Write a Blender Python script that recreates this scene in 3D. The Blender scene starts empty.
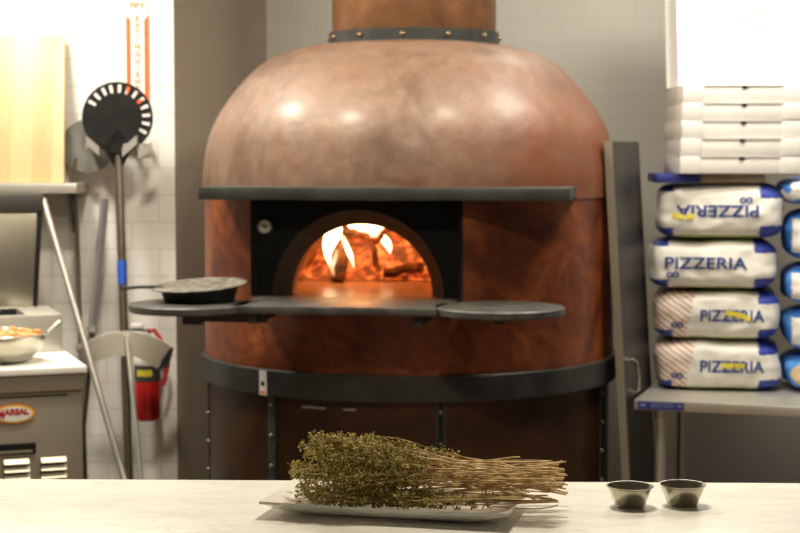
import bpy, bmesh, math, random
from mathutils import Vector, Matrix, noise
random.seed(7)
R = math.radians
SC = bpy.context.scene
COL = SC.collection

# ------------------------------------------------------------------ camera
F = 1667.0
CAMZ = 1.55
PIT = math.atan((266.5 - 155) / F)
cd = bpy.data.cameras.new('camera'); cam = bpy.data.objects.new('camera', cd); COL.objects.link(cam)
cam.location = (0, 0, CAMZ); cam.rotation_euler = (R(90) - PIT, 0, 0)
cd.sensor_width = 36; cd.lens = F * 36 / 800
cd.clip_start = .05; cd.clip_end = 60
cd.dof.use_dof = True; cd.dof.focus_distance = 2.26; cd.dof.aperture_fstop = 11.5
SC.camera = cam
CO = Vector((0, 0, CAMZ))

def ray(px, py):
    cx = (px - 400) / F; cy = (266.5 - py) / F
    f = Vector((0, math.cos(PIT), -math.sin(PIT))); u = Vector((0, math.sin(PIT), math.cos(PIT)))
    return f + u * cy + Vector((cx, 0, 0))
def P(px, py, Y):
    d = ray(px, py); return CO + d * (Y / d.y)
def PZ(px, py, z):
    d = ray(px, py); return CO + d * ((z - CAMZ) / d.z)
def hit(px, py, M, yl):
    Mi = M.inverted(); o = Mi @ CO; d = Mi.to_3x3() @ ray(px, py)
    return o + d * ((yl - o.y) / d.y)

# ------------------------------------------------------------------ materials
def nt(name):
    m = bpy.data.materials.new(name); m.use_nodes = True
    return m, m.node_tree.nodes, m.node_tree.links, m.node_tree.nodes['Principled BSDF']
def mat(name, col, rough=.5, metal=0, var=.0, scale=8, bump=0, coat=0, col2=None, spec=.5, stretch=(1, 1, 1), lo=.35, hi=.65, detail=5):
    m, n, l, b = nt(name)
    b.inputs['Base Color'].default_value = (*col, 1)
    b.inputs['Roughness'].default_value = rough; b.inputs['Metallic'].default_value = metal
    b.inputs['Coat Weight'].default_value = coat; b.inputs['Coat Roughness'].default_value = .15
    b.inputs['Specular IOR Level'].default_value = spec
    if var or bump or col2:
        tc = n.new('ShaderNodeTexCoord'); mp = n.new('ShaderNodeMapping'); mp.inputs['Scale'].default_value = stretch
        l.new(tc.outputs['Object'], mp.inputs['Vector'])
        nz = n.new('ShaderNodeTexNoise'); nz.inputs['Scale'].default_value = scale; nz.inputs['Detail'].default_value = detail
        l.new(mp.outputs['Vector'], nz.inputs['Vector'])
        cr = n.new('ShaderNodeValToRGB'); cr.color_ramp.elements[0].position = lo; cr.color_ramp.elements[1].position = hi
        c2 = col2 or tuple(min(1, c * (1 + var)) for c in col)
        c1 = col if col2 else tuple(c * (1 - var) for c in col)
        cr.color_ramp.elements[0].color = (*c1, 1); cr.color_ramp.elements[1].color = (*c2, 1)
        l.new(nz.outputs['Fac'], cr.inputs['Fac']); l.new(cr.outputs['Color'], b.inputs['Base Color'])
        if bump:
            bp = n.new('ShaderNodeBump'); bp.inputs['Strength'].default_value = bump; bp.inputs['Distance'].default_value = .01
            l.new(nz.outputs['Fac'], bp.inputs['Height']); l.new(bp.outputs['Normal'], b.inputs['Normal'])
    return m
def block_wall(name, col, mortar, bw=.215, bh=.107):
    m, n, l, b = nt(name)
    tc = n.new('ShaderNodeTexCoord'); sp = n.new('ShaderNodeSeparateXYZ'); cb = n.new('ShaderNodeCombineXYZ')
    l.new(tc.outputs['Object'], sp.inputs[0]); l.new(sp.outputs['X'], cb.inputs['X']); l.new(sp.outputs['Z'], cb.inputs['Y'])
    br = n.new('ShaderNodeTexBrick'); br.inputs['Scale'].default_value = 1
    br.inputs['Brick Width'].default_value = bw; br.inputs['Row Height'].default_value = bh
    br.inputs['Mortar Size'].default_value = .0025; br.inputs['Mortar Smooth'].default_value = .3
    br.inputs['Color1'].default_value = (*col, 1); br.inputs['Color2'].default_value = (*[c * .97 for c in col], 1); br.inputs['Mortar'].default_value = (*mortar, 1)
    l.new(cb.outputs[0], br.inputs['Vector']); l.new(br.outputs['Color'], b.inputs['Base Color'])
    bp = n.new('ShaderNodeBump'); bp.inputs['Strength'].default_value = .25; bp.inputs['Distance'].default_value = .003; bp.invert = True
    l.new(br.outputs['Fac'], bp.inputs['Height']); l.new(bp.outputs['Normal'], b.inputs['Normal'])
    b.inputs['Roughness'].default_value = .38
    return m
def emit(name, col, strength):
    m, n, l, b = nt(name)
    b.inputs['Base Color'].default_value = (*col, 1)
    b.inputs['Emission Color'].default_value = (*col, 1); b.inputs['Emission Strength'].default_value = strength
    return m

M = {}
M['white_wall'] = block_wall('white_glazed_block', (.80, .79, .75), (.62, .60, .56))
M['grey_wall'] = block_wall('grey_painted_block', (.53, .51, .455), (.475, .455, .40))
M['shaded_wall'] = block_wall('shaded_taupe_block', (.42, .355, .285), (.38, .32, .255))  # brownish block, colour darkened to carry the shade on the alcove return
M['floor'] = mat('quarry_tile', (.16, .10, .07), .5, var=.2)
M['ceil'] = mat('ceiling_paint', (.75, .74, .70), .8)
M['steel'] = mat('stainless_steel', (.58, .56, .50), .36, .6, var=.06, scale=3)
M['steel_dull'] = mat('brushed_steel', (.36, .33, .265), .45, .5, var=.05, scale=3)
M['alu'] = mat('aluminium', (.55, .53, .49), .42, .7, var=.08, scale=9)
M['cup'] = mat('cup_steel', (.42, .39, .31), .22, 1, var=.1, scale=60)
M['black'] = mat('black_paint', (.006, .006, .006), .6, spec=.2)
M['iron'] = mat('dark_iron', (.045, .047, .044), .45, .25, var=.25, scale=12)
M['slate'] = mat('grey_steel_slab', (.078, .076, .070), .45, .3, var=.35, scale=14, detail=8)
M['blackpan'] = mat('seasoned_black_steel', (.012, .011, .010), .55, .2)
M['panin'] = mat('speckled_worn_steel', (.03, .026, .02), .6, .2, col2=(.27, .25, .21), scale=34, lo=.3, hi=.7, detail=9)
M['peelblack'] = mat('blackened_peel', (.010, .0095, .009), .55, .2, var=.3, scale=20, spec=.3)
M['handle'] = mat('dark_steel_tube', (.25, .215, .17), .32, .8)
M['blue'] = mat('blue_grip', (.02, .10, .55), .5)
M['red'] = mat('red_enamel', (.45, .012, .012), .3, coat=.4)
M['orange'] = mat('orange_red_print', (.85, .13, .03), .6)
M['white'] = mat('white_plastic', (.82, .81, .78), .5)
M['yellow'] = mat('yellow_print', (.75, .62, .05), .6)
M['brass'] = mat('brass_rivet', (.30, .20, .11), .35, .9)
M['rivet'] = mat('steel_rivet', (.35, .33, .30), .35, .9)
M['dial'] = mat('cream_dial', (.62, .58, .45), .5)
M['navy'] = mat('navy_ink', (.03, .06, .25), .6)
M['board'] = mat('white_card', (.88, .87, .85), .7)
M['boxcard'] = mat('white_cardboard', (.74, .72, .69), .75, var=.03, scale=20)
M['paleink'] = mat('pale_orange_ink', (.90, .68, .50), .7)
M['bluebag'] = mat('blue_printed_paper', (.04, .17, .62), .5, col2=(.10, .33, .80), scale=14, bump=.3)
M['darkblue'] = mat('dark_blue_paper', (.02, .03, .22), .6)
M['beige'] = mat('brown_card', (.40, .32, .22), .8, var=.15, scale=12)
M['bag'] = mat('white_flour_paper', (.80, .78, .73), .55, var=.04, scale=18, bump=.35)
M['bagblue'] = mat('flour_paper_blue_corner', (.035, .06, .36), .5)
M['baggreen'] = mat('flour_paper_green_edge', (.45, .50, .16), .6)
M['plate'] = mat('white_porcelain', (.80, .79, .73), .22, coat=.5)
M['stem'] = mat('dry_stem', (.30, .18, .065), .7, col2=(.80, .58, .25), scale=60)
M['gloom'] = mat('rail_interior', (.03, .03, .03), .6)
M['worktop'] = mat('white_poly_top', (.84, .83, .79), .4)
M['food'] = mat('red_orange_food', (.55, .10, .03), .5, col2=(.75, .40, .12), scale=40)
M['hose'] = mat('red_hose', (.5, .02, .02), .4)
M['chrome'] = mat('chrome', (.7, .68, .64), .18, 1)

def marble():
    m, n, l, b = nt('white_marble')
    tc = n.new('ShaderNodeTexCoord'); mp = n.new('ShaderNodeMapping'); mp.inputs['Rotation'].default_value = (0, 0, R(-38)); mp.inputs['Scale'].default_value = (1.6, 5.0, 1)
    l.new(tc.outputs['Object'], mp.inputs[0])
    n1 = n.new('ShaderNodeTexNoise'); n1.inputs['Scale'].default_value = 3.2; n1.inputs['Detail'].default_value = 9; n1.inputs['Distortion'].default_value = 1.6
    l.new(mp.outputs[0], n1.inputs['Vector'])
    cr = n.new('ShaderNodeValToRGB'); e = cr.color_ramp.elements
    e[0].position = .36; e[0].color = (.755, .73, .665, 1); e[1].position = .56; e[1].color = (.84, .82, .75, 1)
    x = e.new(.47); x.color = (.815, .79, .72, 1)
    l.new(n1.outputs['Fac'], cr.inputs['Fac'])
    # thin dark veins
    n2 = n.new('ShaderNodeTexNoise'); n2.inputs['Scale'].default_value = 1.7; n2.inputs['Detail'].default_value = 7; n2.inputs['Distortion'].default_value = 2.2
    l.new(mp.outputs[0], n2.inputs['Vector'])
    c2 = n.new('ShaderNodeValToRGB'); e = c2.color_ramp.elements
    e[0].position = .488; e[0].color = (0, 0, 0, 1); e[1].position = .512; e[1].color = (0, 0, 0, 1)
    x = e.new(.5); x.color = (.45, .45, .45, 1)
    l.new(n2.outputs['Fac'], c2.inputs['Fac'])
    mx = n.new('ShaderNodeMixRGB'); mx.inputs['Color2'].default_value = (.50, .46, .39, 1)
    l.new(c2.outputs['Color'], mx.inputs['Fac']); l.new(cr.outputs['Color'], mx.inputs['Color1'])
    l.new(mx.outputs['Color'], b.inputs['Base Color']); b.inputs['Roughness'].default_value = .32
    return m
M['marble'] = marble()

def copper(name, stops, rough, metal, coat, scale, seed=0, bump=.08):
    m, n, l, b = nt(name)
    tc = n.new('ShaderNodeTexCoord'); mp = n.new('ShaderNodeMapping'); mp.inputs['Location'].default_value = (seed, seed * .7, 0)
    l.new(tc.outputs['Object'], mp.inputs[0])
    a = n.new('ShaderNodeTexNoise'); a.inputs['Scale'].default_value = scale; a.inputs['Detail'].default_value = 6; a.inputs['Roughness'].default_value = .62; a.inputs['Distortion'].default_value = .7
    l.new(mp.outputs[0], a.inputs['Vector'])
    cr = n.new('ShaderNodeValToRGB'); el = cr.color_ramp.elements
    el[0].position, el[0].color = stops[0][0], (*stops[0][1], 1); el[1].position, el[1].color = stops[-1][0], (*stops[-1][1], 1)
    for p, c in stops[1:-1]:
        x = el.new(p); x.color = (*c, 1)
    l.new(a.outputs['Fac'], cr.inputs['Fac'])
    s = n.new('ShaderNodeTexNoise'); s.inputs['Scale'].default_value = scale * 6; s.inputs['Detail'].default_value = 6
    l.new(mp.outputs[0], s.inputs['Vector'])
    mx = n.new('ShaderNodeMixRGB'); mx.blend_type = 'OVERLAY'; mx.inputs['Fac'].default_value = .35
    l.new(cr.outputs['Color'], mx.inputs['Color1']); l.new(s.outputs['Fac'], mx.inputs['Color2'])
    l.new(mx.outputs['Color'], b.inputs['Base Color'])
    rr = n.new('ShaderNodeMapRange'); rr.inputs['To Min'].default_value = rough - .1; rr.inputs['To Max'].default_value = rough + .12
    l.new(a.outputs['Fac'], rr.inputs['Value']); l.new(rr.outputs[0], b.inputs['Roughness'])
    b.inputs['Metallic'].default_value = metal; b.inputs['Coat Weight'].default_value = coat; b.inputs['Coat Roughness'].default_value = .22
    bp = n.new('ShaderNodeBump'); bp.inputs['Strength'].default_value = bump; bp.inputs['Distance'].default_value = .02
    l.new(s.outputs['Fac'], bp.inputs['Height']); l.new(bp.outputs['Normal'], b.inputs['Normal'])
    return m
M['dome'] = copper('mottled_copper_dome', [(.28, (.125, .066, .041)), (.42, (.165, .095, .063)), (.53, (.215, .135, .095)), (.63, (.205, .112, .070)), (.76, (.23, .105, .050))], .50, .10, .12, 3.1, 3, .14)
def dome_orange_blend(m):  # blends the dome colour to deeper orange towards its right and base
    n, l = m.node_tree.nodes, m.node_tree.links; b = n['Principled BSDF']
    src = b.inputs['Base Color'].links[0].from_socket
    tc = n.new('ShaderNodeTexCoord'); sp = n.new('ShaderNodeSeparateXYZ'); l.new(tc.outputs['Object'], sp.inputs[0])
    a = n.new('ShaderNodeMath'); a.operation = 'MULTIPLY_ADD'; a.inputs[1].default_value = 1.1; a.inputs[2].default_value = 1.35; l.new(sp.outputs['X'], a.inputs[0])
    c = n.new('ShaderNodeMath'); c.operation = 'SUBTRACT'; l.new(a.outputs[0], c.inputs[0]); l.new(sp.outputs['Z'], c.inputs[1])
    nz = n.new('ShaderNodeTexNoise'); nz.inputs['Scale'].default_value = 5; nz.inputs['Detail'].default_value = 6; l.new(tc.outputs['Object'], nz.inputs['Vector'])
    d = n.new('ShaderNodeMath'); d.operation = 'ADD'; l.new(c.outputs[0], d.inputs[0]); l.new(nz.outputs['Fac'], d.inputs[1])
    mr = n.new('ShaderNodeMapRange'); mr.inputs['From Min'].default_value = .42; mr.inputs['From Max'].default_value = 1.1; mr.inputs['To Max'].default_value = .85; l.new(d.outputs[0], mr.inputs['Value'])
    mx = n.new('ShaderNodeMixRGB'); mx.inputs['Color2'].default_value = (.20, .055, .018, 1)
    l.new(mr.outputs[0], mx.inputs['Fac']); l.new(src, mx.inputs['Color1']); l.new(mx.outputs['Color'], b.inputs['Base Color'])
dome_orange_blend(M['dome'])
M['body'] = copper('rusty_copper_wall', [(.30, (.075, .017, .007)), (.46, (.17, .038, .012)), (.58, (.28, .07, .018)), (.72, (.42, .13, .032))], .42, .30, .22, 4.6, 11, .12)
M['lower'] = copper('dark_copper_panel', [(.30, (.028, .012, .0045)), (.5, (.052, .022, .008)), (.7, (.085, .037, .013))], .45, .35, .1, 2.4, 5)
M['flue'] = copper('copper_flue', [(.30, (.10, .042, .018)), (.48, (.17, .072, .028)), (.7, (.27, .12, .045))], .42, .55, .1, 2.2, 19)

def leafmat(name, c1, c2):
    m, n, l, b = nt(name)
    g = n.new('ShaderNodeNewGeometry'); cr = n.new('ShaderNodeValToRGB')
    cr.color_ramp.elements[0].color = (*c1, 1); cr.color_ramp.elements[1].color = (*c2, 1)
    l.new(g.outputs['Random Per Island'], cr.inputs['Fac']); l.new(cr.outputs['Color'], b.inputs['Base Color'])
    b.inputs['Roughness'].default_value = .75
    return m
M['leaf'] = leafmat('dried_herb_leaf', (.12, .098, .018), (.76, .63, .195))

def bag_hatch():
    m, n, l, b = nt('flour_paper_red_hatch')
    tc = n.new('ShaderNodeTexCoord'); mp = n.new('ShaderNodeMapping'); mp.inputs['Rotation'].default_value = (0, R(-35), 0)
    l.new(tc.outputs['Object'], mp.inputs[0])
    w = n.new('ShaderNodeTexWave'); w.bands_direction = 'Z'; w.inputs['Scale'].default_value = 17; w.inputs['Distortion'].default_value = 1.2
    l.new(mp.outputs[0], w.inputs['Vector'])
    cr = n.new('ShaderNodeValToRGB'); cr.color_ramp.elements[0].position = .45; cr.color_ramp.elements[1].position = .7
    cr.color_ramp.elements[0].color = (.80, .77, .71, 1); cr.color_ramp.elements[1].color = (.62, .36, .27, 1)
    l.new(w.outputs['Fac'], cr.inputs['Fac']); l.new(cr.outputs['Color'], b.inputs['Base Color'])
    b.inputs['Roughness'].default_value = .6
    return m
M['baghatch'] = bag_hatch()
def wood():
    m, n, l, b = nt('pale_maple_board')
    tc = n.new('ShaderNodeTexCoord'); sp = n.new('ShaderNodeSeparateXYZ'); l.new(tc.outputs['Object'], sp.inputs[0])
    mu = n.new('ShaderNodeMath'); mu.operation = 'MULTIPLY'; mu.inputs[1].default_value = 12.5; l.new(sp.outputs['X'], mu.inputs[0])
    fl = n.new('ShaderNodeMath'); fl.operation = 'FLOOR'; l.new(mu.outputs[0], fl.inputs[0])
    wn = n.new('ShaderNodeTexWhiteNoise'); wn.noise_dimensions = '1D'; l.new(fl.outputs[0], wn.inputs['W'])
    mp = n.new('ShaderNodeMapping'); mp.inputs['Scale'].default_value = (14, 14, .9); l.new(tc.outputs['Object'], mp.inputs[0])
    nz = n.new('ShaderNodeTexNoise'); nz.inputs['Scale'].default_value = 3; nz.inputs['Detail'].default_value = 6; l.new(mp.outputs[0], nz.inputs['Vector'])
    ad = n.new('ShaderNodeMath'); ad.operation = 'ADD'; l.new(wn.outputs['Value'], ad.inputs[0]); l.new(nz.outputs['Fac'], ad.inputs[1])
    hv = n.new('ShaderNodeMath'); hv.operation = 'MULTIPLY'; hv.inputs[1].default_value = .5; l.new(ad.outputs[0], hv.inputs[0])
    cr = n.new('ShaderNodeValToRGB'); cr.color_ramp.elements[0].position = .2; cr.color_ramp.elements[1].position = .8
    cr.color_ramp.elements[0].color = (.50, .35, .16, 1); cr.color_ramp.elements[1].color = (.64, .50, .28, 1)
    l.new(hv.outputs[0], cr.inputs['Fac']); l.new(cr.outputs['Color'], b.inputs['Base Color']); b.inputs['Roughness'].default_value = .5
    return m
M['wood'] = wood()
def embers():
    m, n, l, b = nt('glowing_embers')
    tc = n.new('ShaderNodeTexCoord')
    nz = n.new('ShaderNodeTexNoise'); nz.inputs['Scale'].default_value = 26; nz.inputs['Detail'].default_value = 6
    l.new(tc.outputs['Object'], nz.inputs['Vector'])
    cr = n.new('ShaderNodeValToRGB'); e = cr.color_ramp.elements
    e[0].position = .42; e[0].color = (.0, .0, .0, 1); e[1].position = .70; e[1].color = (1, .30, .05, 1)
    x = e.new(.54); x.color = (.50, .05, .008, 1)
    l.new(nz.outputs['Fac'], cr.inputs['Fac']); l.new(cr.outputs['Color'], b.inputs['Emission Color'])
    b.inputs['Emission Strength'].default_value = 1.15
    b.inputs['Base Color'].default_value = (.30, .15, .08, 1); b.inputs['Roughness'].default_value = .9
    return m
M['ember'] = embers()
def flame(name, z0, z1, k):
    m, n, l, b = nt(name)
    tc = n.new('ShaderNodeTexCoord'); sp = n.new('ShaderNodeSeparateXYZ'); l.new(tc.outputs['Object'], sp.inputs[0])
    mr = n.new('ShaderNodeMapRange'); mr.inputs['From Min'].default_value = z0; mr.inputs['From Max'].default_value = z1
    l.new(sp.outputs['Z'], mr.inputs['Value'])
    cr = n.new('ShaderNodeValToRGB'); e = cr.color_ramp.elements
    e[0].position = 0; e[0].color = (.80, .26, .14, 1); e[1].position = 1; e[1].color = (1, .62, .22, 1)
    x = e.new(.25); x.color = (.95, .50, .24, 1); x = e.new(.45); x.color = (1, .78, .45, 1)
    l.new(mr.outputs[0], cr.inputs['Fac'])
    l.new(cr.outputs['Color'], b.inputs['Emission Color']); b.inputs['Emission Strength'].default_value = k
    b.inputs['Base Color'].default_value = (0, 0, 0, 1); b.inputs['Roughness'].default_value = 1; b.inputs['Specular IOR Level'].default_value = 0
    b.inputs['Alpha'].default_value = .8
    return m
M['char'] = mat('charred_wood', (.05, .022, .012), .9, col2=(.26, .10, .035), scale=22, bump=.5)
M['firebrick'] = mat('sooty_firebrick', (.36, .20, .11), .9, col2=(.58, .36, .2), scale=13, bump=.6, detail=8)
M['hearth'] = mat('fired_hearth_stone', (.30, .18, .10), .27, col2=(.44, .29, .17), scale=6)

# ------------------------------------------------------------------ mesh builder
class MB:
    def __init__(s): s.bm = bmesh.new()
    def _add(s, b2, Mx=None, mi=0):
        if Mx is not None: bmesh.ops.transform(b2, matrix=Mx, verts=b2.verts)
        for f in b2.faces: f.material_index = mi
        t = bpy.data.meshes.new('t'); b2.to_mesh(t); b2.free(); s.bm.from_mesh(t); bpy.data.meshes.remove(t); return s
    def box(s, a, b, bev=0, Mx=None, mi=0):
        x = bmesh.new(); bmesh.ops.create_cube(x, size=1)
        a, b = Vector(a), Vector(b); c = (a + b) / 2; d = b - a
        bmesh.ops.transform(x, matrix=Matrix.Translation(c) @ Matrix.Diagonal((abs(d.x), abs(d.y), abs(d.z), 1)), verts=x.verts)
        if bev: bmesh.ops.bevel(x, geom=x.edges[:], offset=bev, segments=2, affect='EDGES', profile=.5)
        return s._add(x, Mx, mi)
    def tube(s, pts, rad, seg=12, caps=True, mi=0):
        pts = [Vector(p) for p in pts]; n = len(pts)
        rs = rad if isinstance(rad, (list, tuple)) else [rad] * n
        x = bmesh.new(); rings = []; prev = None
        for i, p in enumerate(pts):
            t = (pts[min(i + 1, n - 1)] - pts[max(i - 1, 0)]).normalized()
            if prev is None:
                up = Vector((0, 0, 1)) if abs(t.z) < .9 else Vector((0, 1, 0)); u = t.cross(up).normalized()
            else:
                u = (prev - t * prev.dot(t)).normalized()
            prev = u; v = t.cross(u)
            rings.append([x.verts.new(p + (u * math.cos(2 * math.pi * k / seg) + v * math.sin(2 * math.pi * k / seg)) * rs[i]) for k in range(seg)])
        for i in range(n - 1):
            for k in range(seg):
                x.faces.new((rings[i][k], rings[i][(k + 1) % seg], rings[i + 1][(k + 1) % seg], rings[i + 1][k]))
        if caps: x.faces.new(rings[0][::-1]); x.faces.new(rings[-1])
        bmesh.ops.recalc_face_normals(x, faces=x.faces)
        return s._add(x, None, mi)
    def lathe(s, prof, seg=48, c=(0, 0, 0), a0=0, a1=None, mi=0, Mx=None):
        x = bmesh.new(); full = a1 is None; n = seg if full else seg + 1
        a1 = a0 + 2 * math.pi if full else a1; rings = []
        for r, z in prof:
            if r < 1e-6: rings.append([x.verts.new((c[0], c[1], c[2] + z))]); continue
            rings.append([x.verts.new((c[0] + r * math.cos(a0 + (a1 - a0) * k / seg), c[1] + r * math.sin(a0 + (a1 - a0) * k / seg), c[2] + z)) for k in range(n)])
        for A, B in zip(rings, rings[1:]):
            for k in range(seg):
                k2 = (k + 1) % n
                if len(A) == 1 and len(B) == 1: continue
                if len(A) == 1: x.faces.new((A[0], B[k2], B[k]))
                elif len(B) == 1: x.faces.new((A[k], A[k2], B[0]))
                else: x.faces.new((A[k], A[k2], B[k2], B[k]))
        bmesh.ops.recalc_face_normals(x, faces=x.faces)
        return s._add(x, Mx, mi)
    def prism(s, poly, ext, mi=0, bev=0):
        # poly: 3-D points, ext: extrusion vector
        x = bmesh.new(); ext = Vector(ext)
        A = [x.verts.new(Vector(p)) for p in poly]; B = [x.verts.new(Vector(p) + ext) for p in poly]
        x.faces.new(A); x.faces.new(B[::-1]); n = len(A)
        for i in range(n): x.faces.new((A[i], B[i], B[(i + 1) % n], A[(i + 1) % n]))
        bmesh.ops.recalc_face_normals(x, faces=x.faces)
        if bev: bmesh.ops.bevel(x, geom=x.edges[:], offset=bev, segments=2, affect='EDGES', profile=.5)
        return s._add(x, None, mi)
    def strip(s, A, B):
        # quad strip between two point rows
        x = bmesh.new(); a = [x.verts.new(Vector(p)) for p in A]; b = [x.verts.new(Vector(p)) for p in B]
        for i in range(len(a) - 1): x.faces.new((a[i], a[i + 1], b[i + 1], b[i]))
        return s._add(x)
    def ball(s, c, r, sc=(1, 1, 1), sub=2, mi=0):
        x = bmesh.new(); bmesh.ops.create_icosphere(x, subdivisions=sub, radius=1)
        return s._add(x, Matrix.Translation(c) @ Matrix.Diagonal((r * sc[0], r * sc[1], r * sc[2], 1)), mi)
    def mesh(s, me, fn, mi=0):
        x = bmesh.new(); x.from_mesh(me)
        for v in x.verts: v.co = fn(v.co)
        return s._add(x, None, mi)

ROOTM = {}
def build(mb, name, mats, parent=None, world=False, sharp=35, base=None, flat=False):
    """link a builder as one mesh object; child coordinates are in the thing's frame unless world"""
    me = bpy.data.meshes.new(name); bm = mb.bm
    bmesh.ops.remove_doubles(bm, verts=bm.verts, dist=1e-6)
    if parent is not None and world: bmesh.ops.transform(bm, matrix=ROOTM[parent.name].inverted(), verts=bm.verts)
    loc = Vector((0, 0, 0))
    if parent is None:
        if base is None:
            xs = [v.co for v in bm.verts]
            base = Vector(((min(v.x for v in xs) + max(v.x for v in xs)) / 2, (min(v.y for v in xs) + max(v.y for v in xs)) / 2, min(v.z for v in xs)))
        loc = Vector(base); bmesh.ops.translate(bm, vec=-loc, verts=bm.verts)
    bm.to_mesh(me); bm.free()
    for m in (mats if isinstance(mats, (list, tuple)) else [mats]): me.materials.append(m if not isinstance(m, str) else M[m])
    if not flat:
        me.polygons.foreach_set('use_smooth', [True] * len(me.polygons)); me.set_sharp_from_angle(angle=R(sharp))
    o = bpy.data.objects.new(name, me); COL.objects.link(o)
    if parent is not None: o.parent = parent; ROOTM[o.name] = ROOTM[parent.name]
    else: o.location = loc; ROOTM[o.name] = Matrix.Translation(loc)
    return o
def tag(o, label, cat, group=None, kind=None):
    o['label'] = label; o['category'] = cat
    if group: o['group'] = group
    if kind: o['kind'] = kind
    return o
def thing(name, label, cat, loc=(0, 0, 0), rz=0, group=None, Mx=None):
    o = bpy.data.objects.new(name, None); COL.objects.link(o); o.empty_display_size = .05
    Mx = Mx if Mx is not None else Matrix.Translation(Vector(loc)) @ Matrix.Rotation(rz, 4, 'Z')
    o.matrix_world = Mx; o.location = Mx.to_translation(); o.rotation_euler = Mx.to_euler()
    ROOTM[o.name] = Mx.copy()
    return tag(o, label, cat, group)
def struct(mb, name, m, **k):
    o = build(mb, name, m, **k); o['kind'] = 'structure'; return o
def text_mesh(s, size, align='CENTER', ext=0, bold=0):
    c = bpy.data.curves.new('t', 'FONT'); c.body = s; c.size = size; c.align_x = align; c.align_y = 'CENTER'; c.extrude = ext; c.offset = bold
    o = bpy.data.objects.new('t', c); COL.objects.link(o)
    dg = bpy.context.evaluated_depsgraph_get(); me = bpy.data.meshes.new_from_object(o.evaluated_get(dg))
    bpy.data.objects.remove(o); bpy.data.curves.remove(c)
    return me

# ------------------------------------------------------------------ the room
WY = 6.62      # white wall on the left
CX = P(176, 300, WY).x
BY = 7.35
BX = P(268, 300, BY).x
def wall(name, a, b, m, z0=0, z1=2.95, th=.12):
    a, b = Vector((*a, 0)), Vector((*b, 0)); d = b - a; L = d.length
    o = struct(MB().box((0, 0, z0), (L, th, z1)), name, m, base=(0, 0, 0))
    o.location = a; o.rotation_euler = (0, 0, math.atan2(d.y, d.x)); return o
wall('wall_left', (-3.0, WY), (CX, WY), 'white_wall')
wall('wall_alcove', (CX, WY), (BX, BY), 'shaded_wall')
wall('wall_back', (BX, BY), (3.0, BY), 'grey_wall')
struct(MB().box((-3.2, -1.5, -.05), (3.2, 7.6, 0)), 'floor', 'floor')
struct(MB().box((-3.2, -1.5, 2.95), (3.2, 7.6, 3.0)), 'ceiling', 'ceil')

# ------------------------------------------------------------------ the pizza oven
C = Vector((P(409, 300, 6.23).x, 6.23, 0)); TH = R(9)
oven = thing('pizza_oven', 'round copper wood-fired pizza oven with domed top and burning fire inside', 'oven', C, -TH)
OM = ROOTM[oven.name]
RB = .76
def oang(px, r):
    """local angle on a cylinder of radius r where the photo column px meets its front"""
    Mi = OM.inverted(); o = Mi @ CO; d = Mi.to_3x3() @ ray(px, 266.5); o.z = 0; d.z = 0
    a = d.dot(d); b = 2 * o.dot(d); c = o.dot(o) - r * r; q = (-b - math.sqrt(max(0, b * b - 4 * a * c))) / (2 * a)
    p = o + d * q; return math.atan2(p.y, p.x)
def ring(r, a0, a1, n): return [(r * math.cos(a0 + (a1 - a0) * k / n), r * math.sin(a0 + (a1 - a0) * k / n)) for k in range(n + 1)]
ZS, ZH = 1.07, 1.425          # hearth level, hood underside
aL, aR = oang(256, RB), oang(461, RB)
# wall of the oven: a ring with the mouth cut out of it
w = MB()
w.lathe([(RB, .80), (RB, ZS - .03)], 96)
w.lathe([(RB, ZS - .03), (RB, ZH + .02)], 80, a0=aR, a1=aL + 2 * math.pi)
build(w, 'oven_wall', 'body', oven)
# dome
sil = [(204.5, 195), (204.5, 188), (204.5, 175), (203, 160), (199, 140), (193, 124), (182.5, 106), (166, 85), (146, 66), (120, 53.5), (87, 47), (50, 44.5), (0, 43.5)]
K = 6.23 / F
prof = [(r * K, CAMZ + (155 - y) * K) for r, y in sil]
def catmull(p, n=5):
    out = []
    for i in range(len(p) - 1):
        a, b, c, d = p[max(i - 1, 0)], p[i], p[i + 1], p[min(i + 2, len(p) - 1)]
        for k in range(n):
            t = k / n
            out.append(tuple(.5 * (2 * b[j] + (c[j] - a[j]) * t + (2 * a[j] - 5 * b[j] + 4 * c[j] - d[j]) * t * t + (3 * b[j] - a[j] - 3 * c[j] + d[j]) * t ** 3) for j in (0, 1)))
    out.append(p[-1]); return out
dp = catmull(prof); dp = [(max(r, 0), z) for r, z in dp]; dp[-1] = (0, dp[-1][1])
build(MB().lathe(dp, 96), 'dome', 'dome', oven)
# hood shelf: straight front edge across the dome
hl, hr = hit(198, 195, OM, -.80), hit(570, 195, OM, -.80)
zt, zb = hit(384, 187.5, OM, -.80).z, hit(384, 200.5, OM, -.80).z
pl = [(hl.x, -.80, zb), (hr.x, -.80, zb), (hr.x, -.36, zb), (hl.x, -.36, zb)]
build(MB().prism(pl, (0, 0, zt - zb), bev=.003), 'hood', 'iron', oven)
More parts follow.
